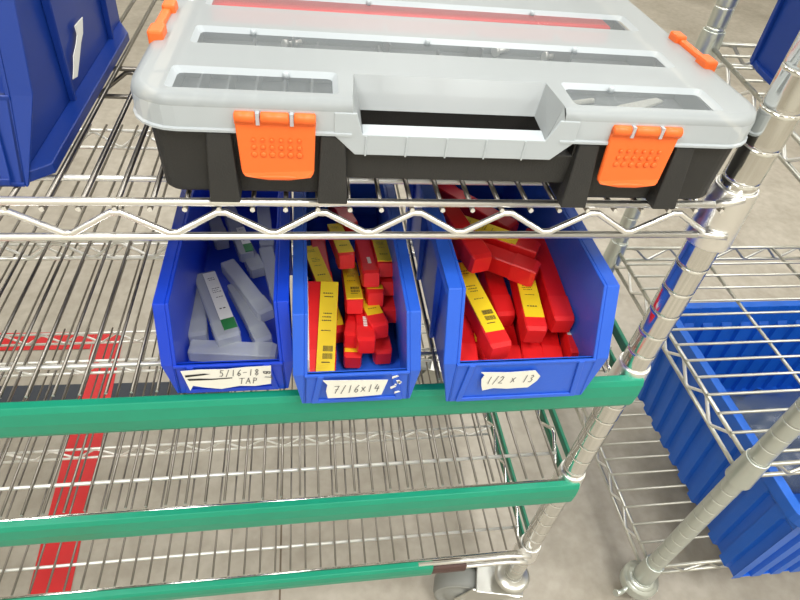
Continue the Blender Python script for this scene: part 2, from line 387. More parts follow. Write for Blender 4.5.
# ---------------------------------------------------------------- hopper-front storage bins
def bin_box(name, label, xb, xt, yf, yb, zb, zt_, zlip, yhip, ylip, m, fw=.010, ribs=(), base_flange=0.0, group='blue hopper-front bins', f=None):
    """xb/xt: outer x of the walls at the bottom / at the top; flange of width fw outside the top"""
    ez = f or (lambda y: 0.0)
    def P(x, y, z): return V((x, y, z + ez(y)))
    def X(side, z):
        k = (z - zb) / (zt_ - zb); return xb[side] + (xt[side] - xb[side]) * k
    T = .0026; bm = NB()
    prof = [(yf, zb), (ylip, zlip), (yhip, zt_), (yb, zt_), (yb, zb)]
    for s, sg in ((0, 1), (1, -1)):
        solid(bm, [P(X(s, z), y, z) for y, z in prof], [P(X(s, z) + sg * T, y, z) for y, z in prof])
        # flange around the mouth, one lofted piece
        t = .0032; lo = [bm.verts.new(p) for p in ()]
        secs = [(yb, zt_, yb, zt_ - t, fw), (yhip, zt_, yhip + t, zt_ - t, fw), (ylip, zlip, ylip + t, zlip, fw), (yf, zb, yf + t, zb, .0015)]
        rg = []
        for ya, za, yc, zc, w in secs:
            rg.append([bm.verts.new(q) for q in (P(X(s, za), ya, za), P(X(s, za) - sg * w, ya, za), P(X(s, za) - sg * w, yc, zc), P(X(s, za), yc, zc))])
        fs = [bm.faces.new(rg[0][::-1]), bm.faces.new(rg[-1])]
        for q0, q1 in zip(rg, rg[1:]):
            for j in range(4): fs.append(bm.faces.new((q0[j], q0[(j + 1) % 4], q1[(j + 1) % 4], q1[j])))
        bmesh.ops.recalc_face_normals(bm, faces=fs)
        drop = [P(X(s, zt_) - sg * fw, yb, zt_ - .001), P(X(s, zt_) - sg * fw, yhip + .001, zt_ - .001), P(X(s, zt_) - sg * fw, yhip + .0045, zt_ - .010), P(X(s, zt_) - sg * fw, yb, zt_ - .010)]
        prism(bm, drop, (sg * .0024, 0, 0))
        for ry in ribs:
            solid(bm, [P(X(s, zb), ry, zb), P(X(s, zt_), ry, zt_ - .0028), P(X(s, zt_), ry + .004, zt_ - .0028), P(X(s, zb), ry + .004, zb)],
                  [P(X(s, zb) - sg * .004, ry, zb), P(X(s, zt_) - sg * .007, ry, zt_ - .0028), P(X(s, zt_) - sg * .007, ry + .004, zt_ - .0028), P(X(s, zb) - sg * .004, ry + .004, zb)])
        if base_flange:
            a, b = X(s, zb), X(s, zb) - sg * base_flange
            prism(bm, [P(a, yf + .004, zb), P(b, yf + .016, zb), P(b, yb - .028, zb), P(a, yb, zb)], (0, 0, .007))
        # raised slanted rib of the label recess
        i0, i1 = .010, .006
        A = [P(X(s, zb + .004) + sg * i1, yf - .0004, zb + .004), P(X(s, zb + .004) + sg * (i1 + .005), yf - .0004, zb + .004),
             P(X(s, zlip) + sg * (i0 + .005), ylip - .0004, zlip - .001), P(X(s, zlip) + sg * i0, ylip - .0004, zlip - .001)]
        prism(bm, A, (0, -.0016, 0))
    # front, floor, back
    fr = [P(X(0, zb), yf, zb), P(X(1, zb), yf, zb), P(X(1, zlip), ylip, zlip), P(X(0, zlip), ylip, zlip)]
    prism(bm, fr, (0, T, 0))
    lip = [P(X(0, zlip), ylip - .0012, zlip - .003), P(X(1, zlip), ylip - .0012, zlip - .003), P(X(1, zlip), ylip - .0012, zlip), P(X(0, zlip), ylip - .0012, zlip)]
    prism(bm, lip, (0, T + .002, 0))
    bot = [P(X(0, zb) + .006, yf - .0004, zb + .002), P(X(1, zb) - .006, yf - .0004, zb + .002), P(X(1, zb) - .006, yf - .0004, zb + .0065), P(X(0, zb) + .006, yf - .0004, zb + .0065)]
    prism(bm, bot, (0, -.0016, 0))
    prism(bm, [P(X(0, zb), yf, zb), P(X(1, zb), yf, zb), P(X(1, zb), yb, zb), P(X(0, zb), yb, zb)], (0, 0, T))
    prism(bm, [P(X(0, zb), yb, zb), P(X(1, zb), yb, zb), P(X(1, zt_), yb, zt_), P(X(0, zt_), yb, zt_)], (0, -T, 0))
    bk = [P(X(0, zt_) - fw, yb, zt_), P(X(1, zt_) + fw, yb, zt_), P(X(1, zt_) + fw, yb + .008, zt_), P(X(0, zt_) - fw, yb + .008, zt_)]
    prism(bm, bk, (0, 0, -.003))
    r = empty(name, ((xb[0] + xb[1]) / 2, (yf + yb) / 2, zb + ez((yf + yb) / 2)), label, 'storage bin', group)
    build('bin_shell', bm, m, r, bevel=.0009, segs=2)
    return r

GL = {  # single-stroke handwriting on a 0..1 (x) by 0..1 (y) cell
 '1': [[(.5, 1), (.42, 0)]], '2': [[(.1, .8), (.35, 1), (.7, .85), (.6, .5), (.1, .05), (.85, .02)]],
 '3': [[(.15, .92), (.5, 1), (.75, .8), (.35, .55), (.75, .35), (.55, .02), (.1, .08)]],
 '4': [[(.4, 1), (.1, .45), (.85, .45)], [(.7, .8), (.6, 0)]],
 '5': [[(.85, 1), (.3, .98), (.22, .6), (.6, .62), (.75, .3), (.5, .02), (.1, .1)]],
 '6': [[(.75, 1), (.3, .6), (.15, .2), (.45, 0), (.75, .2), (.6, .45), (.2, .3)]],
 '7': [[(.05, .95), (.85, 1), (.35, 0)], [(.3, .5), (.75, .55)]],
 '8': [[(.5, .5), (.2, .75), (.5, 1), (.75, .75), (.5, .5), (.2, .2), (.5, 0), (.8, .22), (.5, .5)]],
 '/': [[(.75, 1.05), (.2, -.1)]], '-': [[(.1, .5), (.8, .55)]], 'x': [[(.1, .7), (.8, .1)], [(.75, .75), (.1, .05)]],
 'T': [[(.0, .97), (.95, 1)], [(.5, 1), (.4, 0)]], 'A': [[(.05, 0), (.45, 1), (.85, 0)], [(.2, .38), (.75, .4)]],
 'P': [[(.2, 0), (.25, 1), (.75, .9), (.7, .55), (.22, .5)]], 'B': [[(.2, 0), (.2, 1), (.65, .9), (.6, .58), (.2, .52), (.75, .35), (.6, .02), (.2, 0)]], ' ': [],
}
def strokes(bm, text, o, ux, uz, cw, ch, w, slant=.18, nrm=V((0, -1, 0)), mi=0, lift=.0):
    """flat ink strokes on a paper label"""
    o = V(o)
    for i, c in enumerate(text):
        for st in GL.get(c, []):
            pts = [o + ux * ((i + .82 * a + slant * b) * cw) + uz * (b * ch) for a, b in st]
            for a, b in zip(pts, pts[1:]):
                d = (b - a).normalized(); q = d.cross(nrm) * (w / 2); e = d * (w * .3)
                face(bm, [a - e - q, b + e - q, b + e + q, a - e + q], mi)

def paper(parent, pts, y, texts, name='label', extra=None, slope=0.0):
    """torn paper label on a bin front. pts: (x, z); texts: (text, x, z, cell w, cell h, line w, material)"""
    bm = NB(); prism(bm, [(x, y + slope * z, z) for x, z in pts], (0, .0004, 0))
    l = build(name, bm, M['white'], parent); l['label'] = 'white paper label with handwriting'
    for t in texts:
        bm = NB(); ang = t[7] if len(t) > 7 else 0
        ux = V((math.cos(ang), 0, math.sin(ang))); uz = V((-math.sin(ang), 0, math.cos(ang)))
        strokes(bm, t[0], (t[1], y - .0004, t[2]), ux, uz, t[3], t[4], t[5]); build('handwriting', bm, M[t[6]], l)
    if extra:
        bm = NB()
        for pl in extra: face(bm, [(x, y - .0004, z) for x, z in pl])
        build('crossed_out_line', bm, M['marker'], l)
    return l

ZB = -.2505
binA = bin_box('storage_bin', 'narrow blue bin holding clear plastic tubes, leftmost of three on the green-edged shelf', (-.4010, -.3160), (-.3960, -.3190), -.0110, .245, ZB, -.1545, -.2115, -.0060, -.0145, M['blue'], fw=.0085, ribs=(.05, .13, .2))
binB = bin_box('storage_bin', 'narrow blue bin full of small red boxes, middle of three on the green-edged shelf', (-.3020, -.2160), (-.2995, -.2235), -.0270, .235, ZB, -.1545, -.2085, -.0195, -.0310, M['blue2'], fw=.0085, ribs=(.05, .13, .2))
binC = bin_box('storage_bin', 'wide blue bin full of larger red boxes, rightmost of three on the green-edged shelf', (-.1830, -.0655), (-.1860, -.0740), -.0320, .240, ZB, -.1365, -.1975, -.0150, -.0350, M['blue2'], fw=.0105, ribs=(.04, .12, .2))
paper(binA, [(-.3935, -.2150), (-.3900, -.2392), (-.3870, -.2330), (-.378, -.2360), (-.366, -.2385), (-.352, -.2355), (-.340, -.2365), (-.3275, -.2345), (-.3262, -.2125), (-.345, -.2130), (-.36, -.2145), (-.38, -.2140)], -.0175,
      [('5/16-18', -.3660, -.2225, .0044, .0072, .0006, 'pen'), ('TAP', -.3520, -.2325, .0050, .0068, .0006, 'pen'), ('BT', -.3325, -.2175, .0058, .0050, .0008, 'pen', -1.45)],
      extra=[[(-.391, -.2195), (-.391, -.2220), (-.377, -.2200), (-.372, -.2190), (-.377, -.2182)], [(-.390, -.2240), (-.389, -.2262), (-.372, -.2262), (-.3565, -.2252), (-.3565, -.2242), (-.372, -.2248), (-.381, -.2240)]])
paper(binB, [(-.2870, -.2125), (-.2835, -.2180), (-.2845, -.2260), (-.2830, -.2350), (-.262, -.2350), (-.2405, -.2335), (-.2365, -.2150), (-.255, -.2140)], -.0340,
      [('7/16x14', -.2790, -.2285, .0053, .0090, .0006, 'pen')])
paper(binC, [(-.1640, -.2060), (-.1605, -.2095), (-.1620, -.2150), (-.1605, -.2230), (-.1585, -.2295), (-.150, -.2270), (-.138, -.2285), (-.120, -.2280), (-.1145, -.2200), (-.1130, -.2140), (-.1190, -.2065), (-.140, -.2075)], -.0375,
      [('1/2 x 13', -.1575, -.2205, .0050, .0088, .0006, 'pen')])
bm = NB()
for x, z, w, h, a in ((-.2335, -.2140, .006, .0018, .5), (-.2300, -.2165, .006, .002, -1.0), (-.2290, -.2200, .004, .0016, .3), (-.2335, -.2270, .005, .002, .6), (-.2310, -.2225, .002, .0015, 0), (-.2300, -.2330, .005, .0016, .4)):
    c, s = math.cos(a), math.sin(a)
    prism(bm, [(x + c * u - s * v, -.0338, z + s * u + c * v) for u, v in ((0, 0), (w, 0), (w * .8, h), (w * .2, h * 1.2))], (0, .0004, 0))
build('label_scraps', bm, M['white'], binB)

# big bin standing on the chrome shelf at the far left
ZS = -.0675
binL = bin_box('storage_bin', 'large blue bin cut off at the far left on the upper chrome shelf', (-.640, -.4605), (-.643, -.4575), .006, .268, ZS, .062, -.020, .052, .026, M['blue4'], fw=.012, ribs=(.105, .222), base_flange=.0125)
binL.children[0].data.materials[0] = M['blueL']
bm = NB()
pts = [(.1440, -.0230), (.1640, -.0235), (.1560, -.0320), (.1470, -.0355), (.1360, -.0420), (.1220, -.0500), (.1130, -.0480), (.1200, -.0430), (.1260, -.0370), (.1370, -.0330), (.1440, -.0290)]
prism(bm, [(-.4568, y, z) for y, z in pts], (.0006, 0, 0)); build('torn_sticker', bm, M['white'], binL)
# bin on the sloping shelf of the second rack
binR = bin_box('storage_bin', 'blue bin at the top right on the sloping shelf of the far rack', (.268, .43), (.262, .436), .288, .372, zt(0) + .0075, zt(0) + .165, zt(0) + .06, .325, .283, M['blue4'], fw=.010, ribs=(.36,), base_flange=.006, f=lambda y: .1055 * y)

# ---------------------------------------------------------------- slim red boxes with yellow labels
def slim_box(near, far, w, h, label, group, style='plain', name='plastic_box', mbody='red', roll=0.0, lab=(.08, .74), side=0):
    near, far = V(near), V(far); x = (near - far); L = x.length; x.normalize()
    n = (V((0, 0, 1)) - x * x.z).normalized(); y = n.cross(x)
    if roll:
        n2 = n * math.cos(roll) + y * math.sin(roll); y = n2.cross(x); n = n2
    base = far - n * h
    r = empty(name, (0, 0, 0), label, 'box', group)
    r.matrix_world = Matrix.Translation(base + V((0, 0, ZO))) @ Matrix((x, y, n)).transposed().to_4x4()
    c = w * .055; e = w * .07
    def ring(px, s):
        a, b = w / 2 - s, h - s
        return [V((px, -a + c, s)), V((px, a - c, s)), V((px, a, s + c)), V((px, a, b - c)), V((px, a - c, b)), V((px, -a + c, b)), V((px, -a, b - c)), V((px, -a, s + c))]
    def loft(bm, rs):
        vs = [[bm.verts.new(p) for p in q] for q in rs]
        for a, b in zip(vs, vs[1:]):
            for j in range(8): bm.faces.new((a[j], a[(j + 1) % 8], b[(j + 1) % 8], b[j]))
        bm.faces.new(vs[0][::-1]); bm.faces.new(vs[-1])
    cap = L * .80
    bm = NB(); loft(bm, [ring(0, e), ring(.0015, .0006), ring(cap, .0006)]); build('box_body', bm, M[mbody], r, local=True)
    bm = NB(); loft(bm, [ring(cap - .004, 0), ring(L - .004, 0), ring(L, .0012)]); build('box_cap', bm, M[mbody if mbody != 'red' else 'red2'], r, local=True)
    if style in ('label', 'barcode', 'wrap', 'white', 'green'):
        a, b = L * lab[0], L * lab[1]; bm = NB(); hw = w / 2 - c * .9
        if style == 'wrap': a, b = L * .0 + .001, L - .0012
        z = h + .0003; l0 = -hw if style != 'green' else -w * .08
        prism(bm, [(a, l0, z - .0012), (b, l0, z - .0012), (b, hw, z - .0012), (a, hw, z - .0012)], (0, 0, .0012))
        l = build('label', bm, M['white' if style in ('white', 'green') else 'yellow'], r, local=True); l['label'] = 'printed paper label'
        bm = NB(); z += .0003; Ll = b - a; rng = random.Random(int(abs(near.x * 1e5)))
        def q(u0, u1, v0, v1): face(bm, [(a + Ll * u0, w * v0, z), (a + Ll * u1, w * v0, z), (a + Ll * u1, w * v1, z), (a + Ll * u0, w * v1, z)])
        for k, u in enumerate((.13, .17, .36, .40, .44, .55)):          # lines of small print
            v = (-.30 if style != 'green' else .0) + rng.random() * .1
            while v < (.16 if style != 'green' else .30):
                ww = .03 + rng.random() * .06; q(u, u + .012, v, v + ww); v += ww + .03
        if style in ('barcode', 'wrap'):
            v = -.16
            while v < .30:
                ww = .012 + rng.random() * .03; q(.72, .78, v, v + ww); q(.80, .86, v, v + ww * .8); v += ww + .02
            q(.89, .9, -.2, .2)
        else:
            for v in ((-.25, -.12, .0, .12) if style != 'green' else (.05, .2)): q(.78, .80, v, v + .09)
        build('print', bm, M['ink'], l, local=True)
        if style == 'green':
            bm = NB(); prism(bm, [(b, l0, z - .0012), (b + L * .14, l0, z - .0012), (b + L * .14, hw, z - .0012), (b, hw, z - .0012)], (0, 0, .0012)); build('green_panel', bm, M['glabel'], r, local=True)
    if style == 'text':
        bm = NB(); z = h + .0004; u = L * .60
        for k in range(6):
            face(bm, [(u, -w * .08, z), (u + L * .022, -w * .08, z), (u + L * .022, w * .12, z), (u, w * .12, z)]); u += L * .030
        build('print', bm, M['white'], r, local=True)
    return r

G3 = 'red boxes in the wide bin'; G2 = 'red boxes in the middle bin'; G1 = 'clear tubes in the left bin'

slim_box((-0.1509, -0.0179, -0.22), (-0.148, 0.0801, -0.22), 0.0185, 0.0185, 'red box with yellow label sunk at the bottom left of the wide bin', G3, 'label')
slim_box((-0.1737, -0.0317, -0.2045), (-0.1616, 0.0655, -0.2025), 0.0185, 0.0185, 'plain red box against the left wall of the wide bin, near its front lip', G3, 'plain')
slim_box((-0.1267, -0.0167, -0.2255), (-0.1169, 0.0808, -0.2255), 0.0185, 0.0185, 'plain red box at the lip of the wide bin, right of the barcode box', G3, 'plain')
slim_box((-0.1084, -0.0176, -0.2255), (-0.0921, 0.079, -0.2255), 0.0185, 0.0185, 'plain red box low at the lip of the wide bin, under the short label', G3, 'plain')
slim_box((-0.0908, -0.0185, -0.2255), (-0.0735, 0.078, -0.2255), 0.0185, 0.0185, 'plain red box at the lip of the wide bin, third from its right wall', G3, 'plain')
slim_box((-0.0729, -0.0136, -0.214), (-0.0586, 0.0834, -0.214), 0.0100, 0.0185, 'thin red box with white paper scrap along the right wall of the wide bin', G3, 'white', lab=(.55,.80))
slim_box((-0.0934, 0.022, -0.2085), (-0.0783, 0.1188, -0.2085), 0.0185, 0.0185, 'red box deep in the wide bin, left of the long right-hand box', G3, 'plain')
slim_box((-0.1471, -0.0261, -0.1885), (-0.1639, 0.0704, -0.1836), 0.0185, 0.0185, 'red box with a long yellow barcode label at the left of the wide bin', G3, 'barcode', lab=(.02,.84))
slim_box((-0.1102, -0.0048, -0.1945), (-0.1025, 0.0924, -0.1847), 0.0185, 0.0185, 'red box with a short yellow label in the middle of the wide bin', G3, 'label', lab=(.30,.86))
slim_box((-0.1246, 0.0278, -0.2095), (-0.1262, 0.1253, -0.1997), 0.0185, 0.0185, 'plain red box between the two yellow labelled boxes in the wide bin', G3, 'plain')
slim_box((-0.0827, 0.0047, -0.1935), (-0.0782, 0.119, -0.1821), 0.0185, 0.0185, 'long plain red box slanting down the right side of the wide bin', G3, 'plain')
slim_box((-0.1217, 0.1549, -0.2), (-0.1464, 0.231, -0.2), 0.0185, 0.0185, 'red box at the very back left of the wide bin, under the wire shelf', G3, 'plain')
slim_box((-0.097, 0.1235, -0.183), (-0.1596, 0.1989, -0.183), 0.0185, 0.0185, 'red box at the back of the wide bin, right of the other back one', G3, 'plain')
slim_box((-0.0929, 0.0708, -0.168), (-0.1754, 0.1237, -0.168), 0.0185, 0.0185, 'red box with a yellow label lying crosswise behind the other crosswise box', G3, 'label', lab=(.22,.80))
slim_box((-0.0995, 0.0472, -0.171), (-0.1746, 0.0967, -0.171), 0.0185, 0.0185, 'plain red box lying crosswise on top of the pile in the wide bin', G3, 'plain')
slim_box((-0.1535, 0.041, -0.154), (-0.1723, 0.1186, -0.15), 0.0185, 0.0185, 'red box at the upper left of the wide bin, topmost over the crosswise box', G3, 'plain')

slim_box((-0.261, 0.0021, -0.2285), (-0.2558, 0.08, -0.2285), 0.0155, 0.0155, 'red box with a yellow end label low at the centre lip of the middle bin', G2, 'label', lab=(.5,.93))
slim_box((-0.2346, 0.0053, -0.2285), (-0.2379, 0.0832, -0.2285), 0.0155, 0.0155, 'plain red box low at the right of the middle bin, nearest its lip', G2, 'plain')
slim_box((-0.295, -0.0141, -0.2285), (-0.291, 0.0625, -0.1968), 0.0155, 0.0155, 'plain red box leaning on the left wall of the middle bin beside the white card', G2, 'plain')
slim_box((-0.272, 0.031, -0.2285), (-0.2857, 0.1078, -0.2285), 0.0155, 0.0155, 'red box with a yellow patch half hidden right of the leaning barcode box', G2, 'label', lab=(.5,.9))
slim_box((-0.2266, 0.0414, -0.2135), (-0.2244, 0.1185, -0.2251), 0.0155, 0.0155, 'plain red box at the right of the middle bin, halfway down', G2, 'plain')
slim_box((-0.2608, 0.0132, -0.2135), (-0.2488, 0.0894, -0.2251), 0.0155, 0.0155, 'plain red box in the centre of the middle bin, left of the white printed one', G2, 'plain')
slim_box((-0.2503, 0.0027, -0.2085), (-0.2494, 0.0798, -0.2201), 0.0155, 0.0155, 'red box with white print in the centre front of the middle bin', G2, 'text')
slim_box((-0.2375, 0.0171, -0.2065), (-0.2532, 0.0926, -0.2181), 0.0155, 0.0155, 'red box with a slanting yellow label at the right centre of the middle bin', G2, 'label', lab=(.3,.8))
slim_box((-0.2847, -0.0155, -0.2275), (-0.2782, 0.0609, -0.1958), 0.0165, 0.0165, 'red box with a full-length yellow barcode label leaning at the left of the middle bin', G2, 'barcode', lab=(.01,.985))
slim_box((-0.2819, 0.0726, -0.21), (-0.2867, 0.1501, -0.2178), 0.0155, 0.0155, 'dark plain red box at the back left of the middle bin', G2, 'plain')
slim_box((-0.2578, 0.0401, -0.198), (-0.2579, 0.1148, -0.2204), 0.0155, 0.0155, 'red box with an orange-yellow top slanting through the centre of the middle bin', G2, 'wrap')
slim_box((-0.2392, 0.0482, -0.198), (-0.2394, 0.1229, -0.2204), 0.0155, 0.0155, 'red box with a small yellow label right of centre in the middle bin', G2, 'label', lab=(.5,.92))
slim_box((-0.2264, 0.062, -0.198), (-0.2216, 0.1366, -0.2204), 0.0155, 0.0155, 'plain red box near the right wall of the middle bin, under a yellow one', G2, 'plain')
slim_box((-0.2813, 0.0636, -0.203), (-0.295, 0.1389, -0.2183), 0.0155, 0.0155, 'yellow topped red box at the back left of the middle bin, behind the leaning one', G2, 'label', lab=(.03,.97))
slim_box((-0.2426, 0.0584, -0.184), (-0.2441, 0.1331, -0.2064), 0.0155, 0.0155, 'red box with white print at the back centre of the middle bin', G2, 'text')
slim_box((-0.2624, 0.0828, -0.184), (-0.2701, 0.1571, -0.2064), 0.0155, 0.0155, 'yellow topped red box at the back centre of the middle bin under the zigzag', G2, 'label', lab=(.0,.95))
slim_box((-0.2295, 0.069, -0.182), (-0.2289, 0.1437, -0.2043), 0.0155, 0.0155, 'yellow topped red box at the back right of the middle bin', G2, 'label', lab=(.1,.97))
slim_box((-0.2533, 0.1466, -0.2), (-0.2754, 0.2214, -0.2), 0.0155, 0.0155, 'dark red box at the very back of the middle bin under the wire shelf', G2, 'plain')

slim_box((-0.3244, 0.016, -0.231), (-0.3949, 0.0237, -0.231), 0.0165, 0.0130, 'clear tube lying crosswise at the front lip of the left bin', G1, 'plain', name='plastic_tube', mbody='tube')
slim_box((-0.39, 0.0346, -0.231), (-0.4018, 0.1137, -0.231), 0.0165, 0.0130, 'clear tube along the left wall of the left bin', G1, 'plain', name='plastic_tube', mbody='tube')
slim_box((-0.3441, 0.1199, -0.231), (-0.373, 0.1945, -0.231), 0.0150, 0.0130, 'short clear tube at the right back of the left bin, lower of two crossing', G1, 'plain', name='plastic_tube', mbody='tube')
slim_box((-0.3338, 0.0266, -0.231), (-0.365, 0.1002, -0.231), 0.0150, 0.0130, 'clear tube slanting from the centre to the right front corner of the left bin', G1, 'plain', name='plastic_tube', mbody='tube')
slim_box((-0.3622, 0.0239, -0.223), (-0.3917, 0.1068, -0.223), 0.0210, 0.0130, 'clear tube with a white and green label in the left bin', G1, 'green', lab=(.04,.76), name='plastic_tube', mbody='tube')
slim_box((-0.3544, 0.1332, -0.222), (-0.3781, 0.2096, -0.222), 0.0150, 0.0130, 'clear tube with a green tag at the back centre of the left bin', G1, 'green', lab=(.5,.85), name='plastic_tube', mbody='tube')
slim_box((-0.3371, 0.1566, -0.231), (-0.3451, 0.2362, -0.231), 0.0150, 0.0130, 'clear tube at the back right corner of the left bin', G1, 'plain', name='plastic_tube', mbody='tube')
slim_box((-0.3814, 0.1635, -0.231), (-0.4047, 0.24, -0.231), 0.0150, 0.0130, 'clear tube at the back left of the left bin, under the zigzag wire', G1, 'plain', name='plastic_tube', mbody='tube')
slim_box((-0.3215, 0.075, -0.231), (-0.3385, 0.1532, -0.231), 0.0150, 0.0130, 'clear tube against the right wall of the left bin, under the top slanting one', G1, 'plain', name='plastic_tube', mbody='tube')
slim_box((-0.3325, 0.0522, -0.222), (-0.3722, 0.1217, -0.222), 0.0150, 0.0130, 'clear tube lying on top and slanting to the right wall of the left bin', G1, 'plain', name='plastic_tube', mbody='tube')

bm = NB(); prism(bm, [(-.2990, -.0215, -.2450), (-.2990, -.0235, -.2000), (-.2990, .0450, -.1760), (-.2990, .0560, -.2300)], (.0022, 0, 0))
tag(build('paper_card', bm, M['white'], org=(-.297, .01, -.244)), 'white card on edge against the left wall of the middle bin', 'card')


# ---------------------------------------------------------------- black organizer with frosted lid
BX0, BX1, BY0, BY1 = -.3905, -.0145, -.0135, .285
org = empty('tool_organizer', ((BX0 + BX1) / 2 + 0, (BY0 + BY1) / 2, -.0622), 'black organizer case with frosted lid and orange latches on the upper chrome shelf', 'organizer case')
def arc(cx, cy, r, a0, a1, n=6): return [(cx + r * math.cos(math.radians(a0 + (a1 - a0) * i / n)), cy + r * math.sin(math.radians(a0 + (a1 - a0) * i / n))) for i in range(n + 1)]
def outline(ins, r=.026, xa=-.2700, xb=-.1475):
    """open outline from the handle gap round the left, back and right sides to the gap again"""
    x0, x1, y0, y1 = BX0 + ins, BX1 - ins, BY0 + ins, BY1 - ins; r = max(.004, r - ins)
    return [(xa, y0)] + arc(x0 + r, y0 + r, r, 270, 180) + arc(x0 + r, y1 - r, r, 180, 90) + arc(x1 - r, y1 - r, r, 90, 0) + arc(x1 - r, y0 + r, r, 0, -90) + [(xb, y0)]
# lower case
def case_loop(ins, z):
    xa, xb = -.2720, -.1350
    o = outline(ins, .022, xa, xb)
    o = [(x, y - .0045 if y < .02 else y) for x, y in o]
    o = o + [(xb, .034), (xa, .034)]
    return [V((x, y, z)) for x, y in o]
bm = NB(); loops = [[bm.verts.new(p) for p in case_loop(i, z)] for i, z in ((.0115, -.0622), (.0100, -.0605), (.0085, -.024), (.0080, -.0175))]
for a, b in zip(loops, loops[1:]):
    for j in range(len(a)): bm.faces.new((a[j], a[(j + 1) % len(a)], b[(j + 1) % len(a)], b[j]))
ed = [bm.edges.get((loops[0][j], loops[0][(j + 1) % len(loops[0])])) for j in range(len(loops[0]))]
bmesh.ops.triangle_fill(bm, edges=ed, use_beauty=True)
case = build('case_body', bm, M['black'], org, solidify=.0022)
bm = NB()
box(bm, -.2740, -.1330, BY0 + .0035, BY0 + .013, -.0495, -.0300)
for x in (-.2735, -.1350): prism(bm, [(x, BY0 + .0035, -.0618), (x + .0015, BY0 + .0035, -.0618), (x + .0015, .034, -.0618), (x, .034, -.0618)], (0, 0, .040))
build('carry_handle', bm, M['black'], org, bevel=.002)
for a, b in ((-.3520, -.3345), (-.2895, -.2715), (-.1355, -.1185), (-.0725, -.0560)):
    bm = NB()
    solid(bm, [(a, BY0 + .006, -.0622), (b, BY0 + .006, -.0622), (b, BY0 - .0060, -.0622), (a, BY0 - .0060, -.0622)], [(a + .002, BY0 + .005, -.021), (b - .002, BY0 + .005, -.021), (b - .002, BY0 + .0005, -.021), (a + .002, BY0 + .0005, -.021)])
    build('front_rib', bm, M['black'], org, bevel=.001)
bm = NB()
for x0, x1, y0, y1, nd in ((-.374, -.276, -.003, .066, 5), (-.131, -.033, -.003, .066, 0), (-.374, -.033, .068, .104, 7), (-.374, -.033, .106, .149, 4), (-.374, -.033, .151, .190, 0), (-.374, -.033, .192, .274, 5)):
    box(bm, x0, x1, y0, y1, -.0330, -.0305 if y0 > 0 else -.0245)
    for k in range(nd + 2):
        if nd == 7 and k in (5, 6, 7): continue
        x = x0 + (x1 - x0) * k / (nd + 1); box(bm, x - .0007, x + .0007, y0, y1, -.0320, -.012)
    for y in (y1,): box(bm, x0, x1, y - .0007, y + .0007, -.0320, -.018 if y0 > 0 else -.012)
    box(bm, x0 + .002, x1 - .002, y0 + .004, y0 + .008, -.0600, -.0330); box(bm, x0 + .002, x1 - .002, y1 - .008, y1 - .004, -.0600, -.0330)
build('compartment_tray', bm, M['tray'], org)
# lid
def top_hole(x0, x1, y0, y1, r=.003):
    return arc(x0 + r, y0 + r, r, 270, 180, 2) + arc(x0 + r, y1 - r, r, 180, 90, 2) + arc(x1 - r, y1 - r, r, 90, 0, 2) + arc(x1 - r, y0 + r, r, 0, -90, 2)
WIN = [(-.3700, -.2775, -.0035, .0250), (-.1400, -.0440, -.0045, .0265), (-.3660, -.0450, .0595, .0890), (-.3660, -.0420, .1290, .1640), (-.3660, -.0450, .212, .244)]
bm = NB(); NXA, NXB = -.2700, -.1475
o = outline(.0065) + [(NXB - .002, .0240), (NXA + .002, .0240)]
def addloop(pts, z):
    vs = [bm.verts.new((x, y, z)) for x, y in pts]; return vs, [bm.edges.new((vs[i], vs[(i + 1) % len(vs)])) for i in range(len(vs))]
v0, e0 = addloop(o, 0.0); edges = list(e0); holes = []
for w in WIN:
    v, e = addloop(top_hole(*w), 0.0); holes.append((v, w)); edges += e
bmesh.ops.triangle_fill(bm, edges=edges, use_beauty=True, normal=(0, 0, 1))
for v, w in holes:                                                      # sloping window rebates
    lo = [bm.verts.new((x, y, -.0030)) for x, y in top_hole(w[0] + .003, w[1] - .003, w[2] + .003, w[3] - .003)]
    for i in range(len(v)): bm.faces.new((v[i], v[(i + 1) % len(v)], lo[(i + 1) % len(v)], lo[i])).material_index = 1
prev = v0[:len(outline(0))]
rings = [(.0040, -.0004, 0), (.0012, -.0022, 0), (0, -.0058, 0), (0, -.0175, 1), (-.0012, -.0183, 1), (-.0012, -.0196, 1)]
for ins, z, mi in rings:
    cur = [bm.verts.new((x, y, z)) for x, y in outline(ins)]
    for i in range(len(cur) - 1):
        f = bm.faces.new((prev[i], prev[i + 1], cur[i + 1], cur[i])); f.smooth = mi == 0; f.material_index = mi
    prev = cur
